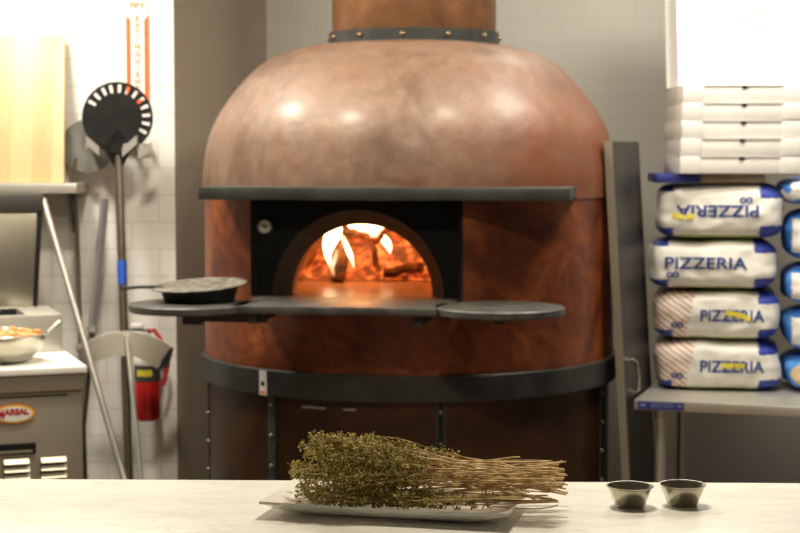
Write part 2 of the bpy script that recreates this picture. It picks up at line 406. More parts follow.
# mouth: black back panel with an arch, cheeks, throat, inner ring
YP, YI = -.62, -.55
co = hit(357.5, 297, OM, YP); ci = hit(362, 293, OM, YI)
ro, ri = 87.5 * 5.62 / F, 71.5 * 5.69 / F
xl, xr = RB * math.cos(aL), RB * math.cos(aR)
NA = 40
def arch(cx, r, y): return [(cx + r * math.cos(math.pi - math.pi * k / NA), y, ZS + r * math.sin(math.pi - math.pi * k / NA)) for k in range(NA + 1)]
top = []
for k in range(NA + 1):       # matching points on the panel's outline
    a = math.pi - math.pi * k / NA; dx, dz = math.cos(a), math.sin(a)
    s = 9
    if dz > 1e-6: s = min(s, (ZH - ZS + .01) / dz)
    if dx < -1e-6: s = min(s, (xl - .02 - co.x) / dx)
    if dx > 1e-6: s = min(s, (xr + .02 - co.x) / dx)
    top.append((co.x + dx * s, YP, ZS + dz * s))
fp = MB(); fp.strip(arch(co.x, ro, YP), top)
build(fp, 'mouth_panel', 'black', oven)
for a, sx in ((aL, -1), (aR, 1)):
    X = RB * math.cos(a); build(MB().box((X - .006, RB * math.sin(a), ZS), (X + .006, YP + .01, ZH + .01)), 'mouth_cheek', 'black', oven)
build(MB().strip(arch(co.x, ro, YP), arch(ci.x, ri, YI)), 'mouth_throat', mat('throat_iron', (.055, .05, .043), .5, .2, var=.3, scale=9), oven)
# fire chamber: brick vault behind the inner arch
ch = MB()
cyc = .10; rc = .63
rows = [arch(ci.x, ri, YI)]
for k in range(1, 3): rows.append(arch(ci.x, ri + .004 * k, YI + .05 * k))
for A, B in zip(rows, rows[1:]): ch.strip(A, B)
vault = []
NV = 14
for j in range(NV + 1):
    y = YI + .10 + (cyc + rc - .02 - YI - .10) * j / NV
    r = math.sqrt(max(rc * rc - (y - cyc) ** 2, 1e-4))
    vault.append([(ci.x * (1 - .7 * min(1, j / 5)) + r * 1.0 * math.cos(math.pi - math.pi * k / NA), y, ZS + min(.40, r * .95) * math.sin(math.pi - math.pi * k / NA)) for k in range(NA + 1)])
for A, B in zip(vault, vault[1:]): ch.strip(A, B)
ch.strip(rows[-1], vault[0])
build(ch, 'fire_chamber', 'firebrick', oven, sharp=60)
build(MB().lathe([(0, 0), (.6, 0)], 48, (0, cyc, ZS - .004)).box((ci.x - .3, YP - .02, ZS - .03), (ci.x + .3, -.3, ZS - .002)), 'hearth_floor', 'hearth', oven)
# front slab and its two round side shelves
sl, sr = hit(230, 308, OM, -1.0), hit(436, 309, OM, -1.0)
sb = MB().prism([(sl.x, -1.0, ZS - .026), (sr.x, -1.0, ZS - .026), (sr.x + .03, -.62, ZS - .026), (sl.x, -.62, ZS - .026)], (0, 0, .025), bev=.003)
build(sb, 'hearth_slab', 'slate', oven)
dR = OM.inverted() @ P(499.5, 306.5, 5.29); dL = OM.inverted() @ P(190, 303, 5.41)
for dd, r in ((dR, .208), (dL, .198)):
    z1 = ZS - .001
    build(MB().lathe([(0, z1 - .026), (r - .004, z1 - .026), (r, z1 - .022), (r, z1 - .004), (r - .004, z1), (0, z1)], 64, (dd.x, dd.y, 0)), 'side_shelf', 'slate', oven)
for bb in (((dL.x - .02, dL.y - .02, ZS - .07), (dL.x + .04, dL.y + .02, ZS - .027)), ((dL.x + .04, dL.y - .015, ZS - .06), (sl.x + .1, dL.y + .015, ZS - .028)), ((dR.x - .02, dR.y, ZS - .06), (dR.x + .02, -.70, ZS - .028)),
           ((sl.x + .05, -.97, ZS - .06), (sl.x + .08, -.70, ZS - .027)), ((sr.x - .08, -.97, ZS - .06), (sr.x - .05, -.70, ZS - .027))):
    build(MB().box(*bb), 'shelf_bracket', 'iron', oven)
# thermometer
tp = hit(265, 226.5, OM, YP - .012)
Rx = Matrix.Translation(tp) @ Matrix.Rotation(R(90), 4, 'X')
th = build(MB().lathe([(0, -.012), (.028, -.012), (.028, .006), (.023, .009), (.022, .004), (0, .004)], 32, Mx=Rx), 'thermometer', 'iron', oven)
build(MB().lathe([(0, .0045), (.022, .0045)], 32, Mx=Rx), 'dial', 'dial', th)
build(MB().box((-.014, -.0016, .0046), (.010, .0016, .0066), Mx=Rx @ Matrix.Rotation(R(-25), 4, 'Z')).lathe([(0, .007), (.004, .006), (.004, .0046)], 10, Mx=Rx), 'pointer', 'black', th)
# band and lower casing
zb1, zb0 = P(409, 376.5, 5.45).z, P(409, 403.5, 5.45).z
build(MB().lathe([(RB - .02, zb0), (RB + .011, zb0), (RB + .014, zb0 + .004), (RB + .014, zb1 - .004), (RB + .011, zb1), (RB - .02, zb1)], 96), 'belly_band', 'iron', oven)
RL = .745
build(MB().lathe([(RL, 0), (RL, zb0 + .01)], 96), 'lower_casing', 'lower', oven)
for px in (207, 271, 441, 603):
    a = oang(px, RL + .003)
    hw = .018
    A = [((RL + .006) * math.cos(a + t), (RL + .006) * math.sin(a + t)) for t in (-hw / RL, 0, hw / RL)]
    s = MB()
    for q in range(2):
        s.prism([(A[q][0], A[q][1], 0), (A[q + 1][0], A[q + 1][1], 0), (A[q + 1][0], A[q + 1][1], zb0), (A[q][0], A[q][1], zb0)], (-.01 * math.cos(a), -.01 * math.sin(a), 0))
    stp = build(s, 'seam_strip', 'iron', oven)
    zz = zb0 - .035
    while zz > .05:
        build(MB().ball((( RL + .006) * math.cos(a), (RL + .006) * math.sin(a), zz), .008, sub=2), 'rivet', 'rivet', stp); zz -= .105
# sticker and two latches
a = oang(262.5, RB + .016); Mz = Matrix.Translation(((RB + .016) * math.cos(a), (RB + .016) * math.sin(a), P(262, 384.5, 5.6).z)) @ Matrix.Rotation(a + R(90), 4, 'Z')
stk = build(MB().box((-.0165, -.0015, -.041), (.0165, .004, .041), Mx=Mz), 'rating_sticker', 'white', oven)
build(MB().lathe([(0, 0), (.009, 0)], 20, Mx=Mz @ Matrix.Translation((0, -.002, -.002)) @ Matrix.Rotation(R(90), 4, 'X')), 'sticker_mark', 'black', stk)
build(MB().box((-.013, -.0022, -.036), (.013, 0, -.028), Mx=Mz), 'sticker_stripe', 'orange', stk)
for px, wdt in ((313, .045), (349, .022)):
    a = oang(px, RL + .008); Mz = Matrix.Translation(((RL + .004) * math.cos(a), (RL + .004) * math.sin(a), P(px, 410, 5.5).z)) @ Matrix.Rotation(a + R(90), 4, 'Z')
    build(MB().box((-wdt, -.006, -.004), (wdt, .006, .004), .001, Mx=Mz), 'vent_slot', 'steel_dull', oven)
# flue and collar
fc = OM.inverted() @ Vector((P(414, 30, 6.33).x, 6.33, 0)); rf = 84.5 * 6.33 / F
build(MB().lathe([(rf - .012, 1.90), (rf - .012, 2.94)], 72, (fc.x, fc.y, 0)), 'flue_pipe', 'flue', oven)
zc = P(414, 27.5, 6.02).z
cl = build(MB().lathe([(rf - .014, 1.90), (rf, 1.90), (rf, zc), (rf - .012, zc + .002)], 72, (fc.x, fc.y, 0)), 'flue_collar', 'iron', oven)
for k in range(12):
    a = R(-81) + (k - 6) * 2 * math.pi / 12 + R(-8)
    build(MB().ball((fc.x + rf * math.cos(a), fc.y + rf * math.sin(a), zc - .021), .0115), 'rivet', 'brass', cl)

# ---- fire inside
def OW(px, py, Y): return P(px, py, Y)
eb = MB(); x = bmesh.new()
NX, NY = 90, 40
OI = OM
grid = []
for j in range(NY + 1):
    row = []
    for i in range(NX + 1):
        u = -.50 + .99 * i / NX; v = .15 + .44 * j / NY
        e = 1 - min(1, max(abs(u) / .50, 0) ** 4)
        h = .165 * min(1, (j / NY) * 2.0) * (1 - .55 * max(0, u + .1) / .5) * e
        h += .035 * noise.noise(Vector((u * 9, v * 9, 1))) * min(1, j / 6) + .018 * noise.noise(Vector((u * 32, v * 32, 4))) * min(1, j / 3)
        if math.hypot(u, v - cyc) > .58: h = min(h, .02)
        row.append(x.verts.new((u, v, ZS + max(h, .0))))
    grid.append(row)
for j in range(NY):
    for i in range(NX): x.faces.new((grid[j][i], grid[j][i + 1], grid[j + 1][i + 1], grid[j + 1][i]))
eb._add(x, OM)
ebo = build(eb, 'ember_bed', 'ember'); tag(ebo, 'glowing orange ember bed heaped at the back of the oven', 'embers', kind='stuff')
def log(a, b, r, label):
    a, b = Vector(a), Vector(b); n = 9
    pts = [a.lerp(b, i / (n - 1)) + Vector((noise.noise(a * 9 + Vector((i, 0, 0))), 0, noise.noise(a * 5 + Vector((0, i, 3))))) * .012 for i in range(n)]
    rs = [r * (1 + .25 * noise.noise(Vector((i * .9, r * 90, 2)))) for i in range(n)]
    tag(build(MB().tube(pts, rs, 10), 'firewood_log', 'char'), label, 'log', 'logs burning in the oven')
log(OW(338, 280, 6.32), OW(345, 243, 6.40), .026, 'short thick charred log standing behind the left flame')
log(OW(345, 230, 6.42), OW(378, 241, 6.36), .012, 'thin dark branch lying across under the right flame')
log(OW(379, 271, 6.33), OW(370, 240, 6.36), .012, 'thin dark stick propped upright right of the flames')
log(OW(374, 243, 6.37), OW(392, 226, 6.44), .010, 'thin stick slanting up to the right behind the flames')
log(OW(384, 272, 6.38), OW(424, 268, 6.40), .020, 'rough glowing log lying low at the right of the embers')
fire = thing('fire', 'bright white and orange flames leaping from the logs in the oven', 'fire', OW(345, 270, 6.5))
def tongue(pts, rs, k, z0, z1):
    P3 = [OW(*p) for p in pts]
    c = catmull([(p.x, p.z) for p in P3], 4); cy = catmull([(p.y, 0) for p in P3], 4); cr = catmull([(q, 0) for q in rs], 4)
    path = [Vector((a[0], b[0], a[1])) for a, b in zip(c, cy)]; rr = [max(.0015, q[0]) for q in cr]
    mb = MB().tube(path, rr, 14)
    inv = fire.matrix_basis.to_translation()
    build(mb, 'flame', flame('flame_glow', min(p.z for p in P3) - inv.z, max(p.z for p in P3) - inv.z, k), fire, world=True)
tongue([(331, 268, 6.34), (328, 256, 6.34), (329, 244, 6.34), (334, 232, 6.35), (340, 218, 6.36)], [.002, .012, .024, .030, .012], 7, 0, 1)
tongue([(354, 268, 6.28), (351, 257, 6.29), (347, 247, 6.31), (342, 236, 6.33)], [.002, .009, .010, .006], 4, 0, 1)
tongue([(334, 276, 6.26), (332, 267, 6.27), (335, 258, 6.29), (337, 250, 6.31)], [.003, .009, .008, .003], 1.3, 0, 1)
tongue([(348, 225, 6.50), (357, 228, 6.50), (367, 230, 6.50), (376, 229, 6.50), (385, 223, 6.50)], [.004, .020, .036, .028, .004], 7, 0, 1)
tongue([(390, 254, 6.48), (389, 247, 6.48), (385, 240, 6.48), (380, 233, 6.49)], [.002, .012, .016, .005], 5, 0, 1)
def lamp(name, kind, loc, energy, col, size=.2, rot=(0, 0, 0), sy=None, spot=None):
    d = bpy.data.lights.new(name, kind); d.energy = energy; d.color = col
    if kind == 'AREA':
        d.size = size
        if sy: d.shape = 'RECTANGLE'; d.size_y = sy
    elif kind == 'SPOT': d.spot_size = R(spot); d.spot_blend = .6; d.shadow_soft_size = size
    else: d.shadow_soft_size = size
    o = bpy.data.objects.new(name, d); COL.objects.link(o); o.location = loc; o.rotation_euler = rot; return o
lamp('fire_light', 'POINT', (-.14, 6.28, 1.405), 4.6, (1, .38, .10), .05)
lamp('fire_light', 'POINT', (-.26, 6.18, 1.40), 1.0, (1, .42, .11), .05)

# ------------------------------------------------------------------ pan on the left shelf
pc = P(199.5, 300, 5.475); pb = Vector((pc.x, 5.475, ZS))
pan = thing('frying_pan', 'black round frying pan with speckled worn inside on left oven shelf', 'pan', pb)
rp = 48 * 5.4 / F
def tilt(mb):
    for v in mb.bm.verts: v.co.z += (v.co.y * .07 + v.co.x * .055) * max(0, min(1, v.co.z / .05))
    return mb
build(tilt(MB().lathe([(0, .0005), (.112, .0005), (.116, .004), (rp - .026, .050), (rp - .030, .050), (.110, .008)], 56)), 'pan_body', 'blackpan', pan)
build(tilt(MB().lathe([(0, .030), (.05, .032), (.10, .040), (rp - .02, .050), (rp, .0515), (rp + .001, .0545), (rp - .012, .0560), (rp - .04, .0555), (.06, .05), (0, .048)], 56)), 'pan_inside', 'panin', pan)
hA, hB = P(151, 287, 5.44), P(122, 288.5, 5.35)
hx = MB().tube([P(162, 287.5, 5.46), hA, P(140, 287, 5.41), hB], [.008, .006, .0055, .006], 10)
build(hx, 'pan_handle', 'iron', pan, world=True)

# ------------------------------------------------------------------ leaning grey panel right of the oven
p0, p1 = P(604, 141, 5.88), P(622, 480, 5.88)
dirx = (p1 - p0) / (p0.z - p1.z)
base = p0 + dirx * p0.z; base.z = 0.0
pdir = Vector((.152, .40, 0)).normalized(); pn = Vector((pdir.y, -pdir.x, 0)); Lp = .43; tk = .028
lean = thing('metal_panel', 'tall dark grey metal panel leaning against the oven right side', 'panel', base)
v0 = base; v1 = p0
quad = [v0, v0 + pdir * Lp, v1 + pdir * Lp, v1]
build(MB().prism(quad, pn * tk, bev=.002), 'panel_sheet', mat('panel_grey', (.052, .050, .045), .45, .35, var=.1, scale=6), lean, world=True)
ed = [v0 - pdir * .003, v0 - pdir * .003 + pn * tk, v1 - pdir * .003 + pn * tk, v1 - pdir * .003]
build(MB().prism(ed, pdir * .006), 'panel_edge', 'steel_dull', lean, world=True)
def onpanel(s, z, off): q = v0.lerp(v1, z / v1.z); return q + pdir * s + pn * (tk + off)
hz1, hz0 = P(627, 361, 5.92).z, P(627, 391, 5.92).z
build(MB().tube([onpanel(.05, hz1, -.004), onpanel(.05, hz1 + .008, .022), onpanel(.05, hz1 - .003, .036), onpanel(.05, (hz0 + hz1) / 2, .040), onpanel(.05, hz0 + .005, .036), onpanel(.05, hz0, .022), onpanel(.05, hz0, -.004)], .0065, 10), 'panel_handle', 'chrome', lean, world=True)

# ------------------------------------------------------------------ right table with flour and boxes
TA = R(-18)
tc0 = P(634, 399.5, 5.9)
tab = thing('steel_table', 'stainless steel table carrying the flour bags beside the grey panel', 'table', (tc0.x, tc0.y, 0), TA)
TM = ROOTM[tab.name]; TZ = tc0.z; TW, TD = 1.25, .66
build(MB().box((0, 0, TZ - .036), (TW, TD, TZ), .003), 'tabletop', 'steel', tab)
for lx, ly in ((.085, .075), (TW - .08, .075), (.085, TD - .07), (TW - .08, TD - .07)):
    lg = build(MB().tube([(lx, ly, 0), (lx, ly, TZ - .03)], .021, 16).tube([(lx, ly, TZ - .085), (lx, ly, TZ - .033)], .026, 16), 'leg', 'steel', tab)
sx0, sx1 = hit(637.5, 405, TM, -.001), hit(684, 405, TM, -.001)
zt_, zb_ = TZ - .005, TZ - .032
lab = build(MB().box((sx0.x, -.0016, zb_), (sx1.x, .002, zt_)), 'sticker', 'darkblue', tab)
s = MB()
for k in range(2):
    s.box((sx0.x + .045, -.0022, zt_ - .009 - .009 * k), (sx1.x - .035, -.001, zt_ - .0055 - .009 * k))
s.box((sx0.x + .008, -.0022, zt_ - .018), (sx0.x + .03, -.001, zt_ - .007)).box((sx1.x - .025, -.0022, zt_ - .016), (sx1.x - .006, -.001, zt_ - .008))
build(s, 'sticker_print', mat('sticker_pale_print', (.22, .25, .50), .6), lab)

BW, BD, BH = .462, .50, .182
def bag_shape(w, d, h, seed, n=(7, 6, 4.2)):
    def wr(x, z): return .013 * noise.noise(Vector((x * 7 + seed, z * 10, seed))) + .006 * noise.noise(Vector((x * 20 + seed, z * 26, 5)))
    def front(x, z):
        q = max(0.0, 1 - abs(2 * x / w) ** n[0] - abs((2 * z / h) - 1) ** n[2])
        return -d / 2 * q ** (1 / n[1]) + wr(x, z)
    mb = MB(); x = bmesh.new(); bmesh.ops.create_cube(x, size=2)
    bmesh.ops.subdivide_edges(x, edges=x.edges[:], cuts=41, use_grid_fill=True)
    for v in x.verts:
        p = v.co; lo, hi = .3, 1.0
        for _ in range(24):
            m_ = (lo + hi) / 2
            if sum(abs(p[i] * m_) ** n[i] for i in range(3)) > 1: hi = m_
            else: lo = m_
        q = p * lo
        co_ = Vector((q.x * w / 2, q.y * d / 2, (q.z + 1) * h / 2))
        if q.y < 0: co_.y += wr(co_.x, co_.z) * min(1, -q.y * 2)
        co_.z += .010 * noise.noise(Vector((co_.x * 7, co_.y * 5, seed + 3))) * (1 if q.z > 0 else -.15) * abs(q.z)
        co_.x += .016 * noise.noise(Vector((co_.z * 12, co_.y * 8, seed))) * abs(q.x)
        v.co = co_
    for f in x.faces:
        f.smooth = True
    return mb, x, front
def flour(name, label, px, top_bottom, Y, seed, rz, upside=False, hatch=False, yel=(), group='white flour bags stacked on the steel table', small=True, h=BH, zz=None, dx=0):
    pos = P(px, 300, Y); z0 = zz
    t = thing(name, label, 'bag', (pos.x - math.sin(rz) * BD / 2, Y + math.cos(rz) * BD / 2, z0), rz, group)
    mb, x, front = bag_shape(BW, BD, h, seed)
    for f in x.faces:
        c = f.calc_center_median(); u = c.x / (BW / 2); v = c.z / h * 2 - 1; mi = 0
        if hatch and u < -.42 + .1 * v: mi = 2
        if (u < -.70 and (v < -.60 or (v > .74 and not hatch))) or (u > .64 and abs(v) > .50): mi = 1
        if v < -.86 and -.62 < u < .62: mi = 3
        f.material_index = mi
    tmp = bpy.data.meshes.new('t'); x.to_mesh(tmp); x.free(); mb.bm.from_mesh(tmp)
    b = build(mb, 'sack', ['bag', 'bagblue', 'baghatch', 'baggreen'], t, sharp=80)
    def put(s, size, x0, z0_, m, name='lettering', flip=False, wscale=1.0, bold=.0, parent=b):
        me = text_mesh(s, size, bold=bold); bm2 = bmesh.new(); bm2.from_mesh(me)
        bmesh.ops.triangulate(bm2, faces=bm2.faces)
        bmesh.ops.subdivide_edges(bm2, edges=[e for e in bm2.edges if e.calc_length() > .012], cuts=2)
        bm2.to_mesh(me); bm2.free()
        def fn(c):
            sx, sy = c.x * wscale, c.y
            if flip: sx, sy = -sx, -sy
            X, Z = x0 + sx, z0_ + sy
            return Vector((X, front(X, Z) - .0035, Z))
        o_ = build(MB().mesh(me, fn), name, m, parent, flat=True)
    put('PIZZERIA', .060, ((.0 if upside else -.028) if not hatch else .052), (h * .53 if not hatch else h * .50), 'navy', flip=upside, wscale=1.22 if not hatch else .95, bold=.0012)
    put('00', .030, (.10 if upside else -.145), (h * .72 if upside else h * .30), 'navy', flip=upside, wscale=1.5, bold=.001)
    for i, (xa, xb, za, zb_) in enumerate(yel):
        s_ = MB(); N = 14
        A, B = [], []
        for k in range(N + 1):
            X = xa + (xb - xa) * k / N; zc_ = za + (zb_ - za) * k / N; hh = .009 + .006 * noise.noise(Vector((k * .8, seed, i)))
            A.append((X, front(X, zc_ - hh) - .005, zc_ - hh)); B.append((X, front(X, zc_ + hh) - .005, zc_ + hh))
        s_.strip(A, B); build(s_, 'yellow_mark', 'yellow', b)
    return t
PIT_ = .1875
GA = R(-9)
flour('flour_bag', 'bottom white flour bag, red hatched left end, on steel table', 718, 0, 6.09, 3, GA, hatch=True, yel=((.015, .060, .098, .098), (.062, .098, .100, .097)), zz=TZ + .001)
flour('flour_bag', 'second flour bag from below, red hatched left end, yellow mark slanting down', 717.5, 0, 6.09, 8, GA, hatch=True, yel=((.03, .085, .106, .096), (.075, .120, .098, .082)), zz=TZ + .001 + PIT_)
flour('flour_bag', 'white flour bag with upright unmarked blue PIZZERIA lettering, below the topmost bag', 712.5, 0, 6.08, 13, GA, zz=TZ + .001 + 2 * PIT_)
flour('flour_bag', 'topmost white flour bag, its PIZZERIA lettering upside down', 717, 0, 6.07, 21, GA + R(-2), upside=True, yel=((-.165, -.12, .088, .080), (-.115, -.085, .080, .085)), zz=TZ + .001 + 3 * PIT_, h=.199)
# blue bags of the next stack
def bluebag(label, px, Y, zz, h, seed, face):
    pos = P(px, 300, Y)
    t = thing('flour_bag', label, 'bag', (pos.x + math.cos(GA) * BW / 2 - math.sin(GA) * BD / 2, Y + math.sin(GA) * BW / 2 + math.cos(GA) * BD / 2, zz), GA, 'blue bags stacked right of the white flour bags')
    mb, x, front = bag_shape(BW, BD, h, seed, (4, 4, 3.2))
    for f in x.faces:
        c = f.calc_center_median(); u = c.x / (BW / 2); v = c.z / h * 2 - 1; mi = 0
        if face == 'white' and u > -.90 and abs(v) < .62: mi = 1
        if face == 'patch' and noise.noise(Vector((c.x * 16, c.y * 16, c.z * 20 + seed))) > .02: mi = 1
        if face == 'tan' and (((u + .55) / .36) ** 2 + (v / .68) ** 2) < 1 and c.y < 0: mi = 2
        f.material_index = mi
    tmp = bpy.data.meshes.new('t'); x.to_mesh(tmp); x.free(); mb.bm.from_mesh(tmp)
    build(mb, 'sack', ['bluebag', 'bag', mat('tan_print', (.62, .47, .28), .6)], t, sharp=80)
bz = TZ + .001
bluebag('lowest blue bag with a round tan patch, at right edge on the table', 787, 6.02, bz, .136, 31, 'tan')
bluebag('blue bag with white front, resting directly on the lowest blue bag', 787, 6.02, bz + .143, .164, 36, 'white')
bluebag('middle blue bag of the stack of five, white front panel', 786, 6.02, bz + .314, .154, 39, 'white')
bluebag('tallest blue bag, white front, under the crumpled one', 786, 6.02, bz + .475, .200, 41, 'white')
bluebag('crumpled blue and white bag on top, tucked under the pizza boxes', 780, 6.02, bz + .683, .105, 47, 'patch')
# card and blue sleeve under the boxes
zt4 = TZ + .004 + 3 * PIT_ + .203
zbox = P(720, 173.5, 6.05).z
q0 = P(656, 180, 6.10); q1 = P(700, 180, 6.10)
Mq = Matrix.Translation((q0.x, 6.10, 0)) @ Matrix.Rotation(R(-4), 4, 'Z')
wq = (q1.x - q0.x)
o = build(MB().box((0, 0, zt4 - .001), (wq, .4, zbox - .001), .004, Mx=Mq), 'blue_packet', 'darkblue'); tag(o, 'flat dark blue packet between top flour bag and pizza boxes', 'packet')
o = build(MB().box((wq + .002, .02, zt4 - .001), (wq + .235, .42, zbox - .001), .003, Mx=Mq), 'cardboard_sheet', 'beige'); tag(o, 'brown folded cardboard under the stack of white pizza boxes', 'cardboard')
# pizza boxes
boxh = 17.75 * 6.05 / F; BXW = .445
def pizza_box():
    t = thing('pizza_box', 'x', 'box', (0, 0, 0), 0, 'pizza boxes in the stack')
    h = boxh - .0015
    build(MB().box((0, .004, 0), (BXW, BXW, h - .0025), .0015), 'tray', 'boxcard', t)
    build(MB().box((-.001, .001, h - .004), (BXW + .001, BXW + .001, h), .001), 'lid', 'boxcard', t)
    for xa in (.001, .365): build(MB().box((xa, -.002, .0), (xa + .072, .006, h - .002), .001), 'front_tab', 'boxcard', t)
    nx = .2225
    build(MB().prism([(nx + .011 * math.cos(a_), 0, h - .0035 + .011 * math.sin(a_)) for a_ in [math.pi + math.pi * k / 10 for k in range(11)]], (0, .006, 0)), 'thumb_notch', 'black', t)
    s = MB()
    for k in range(22): s.box((.085 + k * .0125, .0015, h - .0085), (.092 + k * .0125, .006, h - .0065))
    build(s, 'perforation', mat('card_shadow_cut', (.35, .33, .30), .8), t)
    return t
pbx = pizza_box()
labs = ['lowest white pizza box, resting on the blue packet', 'second white pizza box from the bottom of the stack', 'middle white pizza box of the five in the stack', 'second white pizza box from the top of the stack', 'topmost white pizza box, under the standing white card']
for k in range(5):
    if k == 0: r_ = pbx
    else:
        r_ = pbx.copy(); COL.objects.link(r_)
        for c_ in list(pbx.children):
            d_ = c_.copy(); COL.objects.link(d_); d_.parent = r_
    r_['label'] = labs[k]
    e0 = P((680, 680.5, 681.5, 682, 682.5)[k], 150, 6.05 + .003 * k)
    r_.location = (e0.x, e0.y, zbox + k * boxh); r_.rotation_euler = (0, 0, R((-1.5, -2.2, -1.2, -1.8, -1.4)[k]))
ztop = zbox + 5 * boxh
# standing white cards above
def card(name, label, px, Yb, tiltv, h, w, m, th=.006):
    e0 = P(px, 60, Yb)
    t = thing(name, label, 'card', (e0.x, Yb, ztop), 0)
    build(MB().prism([(0, 0, 0), (w, 0, 0), (w, tiltv, h), (0, tiltv, h)], (0, th, 0)), 'sheet', m, t)
    return t, tiltv, h
t, tl, hh = card('white_card', 'large white card with faint orange writing standing on pizza boxes', 679, 6.30, .12, .60, .50, 'board')
s = MB()
def oncard(px, py):
    d = ray(px, py); o_ = ROOTM[t.name].translation
    n_ = Vector((0, hh, -tl)).normalized(); k_ = (o_ - CO).dot(n_) / d.dot(n_); return CO + d * k_ - n_ * .003
for (xa, xb, yy) in ((722, 729, 16), (738, 744, 16), (748, 758, 14), (762, 772, 13), (776, 790, 13), (724, 736, 31), (738, 752, 34), (756, 762, 31), (778, 788, 28)):
    pts = []
    for k in range(14):
        u_ = k / 13; pts.append(oncard(xa + (xb - xa) * u_ + 1.2 * math.sin(k * 2.1), yy + 3.2 * math.sin(k * 1.7 + xa)))
    s.tube(pts, .0016, 6)
build(s, 'handwriting', 'paleink', t, world=True)
card('white_card', 'narrow strip of a second white card showing behind the first', 667, 6.42, .10, .62, .50, 'board')

# ------------------------------------------------------------------ left prep table
PA = R(20)
pcn = P(87, 366, 5.3); PZT = pcn.z
prep = thing('prep_table', 'stainless refrigerated prep table with white top and vents at left', 'prep table', (pcn.x, pcn.y, 0), PA)
PM = ROOTM[prep.name]
XW = -1.25
build(MB().box((XW, .025, .10), (-.012, .78, PZT - .022), .004), 'cabinet', 'steel_dull', prep)
build(MB().box((XW + .05, .06, 0), (-.06, .74, .10)), 'plinth', 'black', prep)
build(MB().box((XW, .012, PZT - .022 - .055), (-.010, .03, PZT - .022), .002), 'fascia', 'steel_dull', prep)
build(MB().box((XW, 0, PZT - .022), (0, .44, PZT), .003), 'worktop', 'worktop', prep)
ZR = PZT + .128
rl = MB().box((XW, .43, PZT - .03), (-.012, .455, ZR), .003).box((XW, .735, PZT - .03), (-.012, .78, ZR), .003).box((-.13, .455, PZT - .03), (-.012, .735, ZR), .003).box((XW, .455, PZT - .03), (XW + .08, .735, ZR))
rail = build(rl, 'ingredient_rail', 'steel', prep)
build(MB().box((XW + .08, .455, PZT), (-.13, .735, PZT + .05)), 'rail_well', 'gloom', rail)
# open lid standing at the back of the rail
l0 = hit(33, 297, PM, .75); l1 = hit(38, 209, PM, .80)
lid = build(MB().prism([(XW + .06, .76, ZR), (l0.x, .76, ZR), (l1.x, .80, l1.z), (XW + .06, .80, l1.z)], (0, .02, 0), bev=.002), 'open_lid', mat('lid_steel', (.42, .39, .31), .30, .85, var=.1, scale=4), prep)
build(MB().prism([(l0.x + .004, .755, ZR), (l0.x + .016, .755, ZR), (l1.x + .020, .80, l1.z + .05), (l1.x + .002, .80, l1.z + .05)], (0, .03, 0)), 'lid_side', 'black', lid)
build(MB().box((XW + .06, .79, l1.z - .01), (l1.x + .02, .84, l1.z + .055), .003), 'lid_hinge_box', mat('lid_dark_box', (.06, .055, .05), .5, .3), lid)
# badge
bc = hit(14, 414, PM, .022)
N = 40
def oval(w, h, y): return [(bc.x + w * math.cos(2 * math.pi * k / N), y, bc.z + h * math.sin(2 * math.pi * k / N)) for k in range(N)]
bd = build(MB().prism(oval(.066, .031, .020), (0, .006, 0)), 'badge', 'orange', prep)
build(MB().prism(oval(.062, .028, .0190), (0, .004, 0)), 'badge_yellow_ring', 'yellow', bd)
build(MB().prism(oval(.055, .0235, .0180), (0, .004, 0)), 'badge_field', 'white', bd)
me = text_mesh('ARSAL', .026, bold=.0014)
build(MB().mesh(me, lambda c: Vector((bc.x + .008 + c.x * 1.0, .0172, bc.z + .006 + c.y))), 'badge_lettering', 'red', bd, flat=True)
me = text_mesh('M', .042, bold=.0016)
build(MB().mesh(me, lambda c: Vector((bc.x - .040 + c.x * .62, .0172, bc.z - .001 + c.y))), 'badge_initial', 'red', bd, flat=True)
# lower front: recessed panel line, slot and louvres
g0, g1 = hit(-20, 453, PM, .02), hit(36, 443, PM, .02)
zc_ = hit(18, 449, PM, .02).z
build(MB().box((g0.x - .3, .018, zc_ - .017), (g1.x, .03, zc_ + .017), .002), 'grip_slot', 'black', prep)
build(MB().box((g0.x - .3, .0165, zc_ - .012), (g1.x - .012, .022, zc_ - .004)), 'grip_lip', 'steel_dull', prep)
zl = hit(45, 395, PM, .02).z
build(MB().box((XW, .0235, zl - .005), (-.06, .030, zl), 0), 'panel_seam', 'black', prep)
for xa, xb in ((4, 29), (41, 66)):
    ya = 459 if xa < 10 else 457
    a_, b_ = hit(xa, ya, PM, .02), hit(xb, ya, PM, .02)
    zt1 = hit((xa + xb) / 2, ya, PM, .02).z; s = MB()
    vt = build(MB().box((a_.x, .0215, zt1 - .17), (b_.x, .027, zt1 + .002)), 'vent', 'gloom', prep)
    for k in range(6):
        z_ = zt1 - k * .0255
        s.prism([(a_.x, .022, z_), (b_.x, .022, z_), (b_.x, .006, z_ - .014), (a_.x, .006, z_ - .014)], (0, .004, -.002))
    build(s, 'louvre', mat('pale_louvre', (.72, .67, .55), .4, .3), vt)
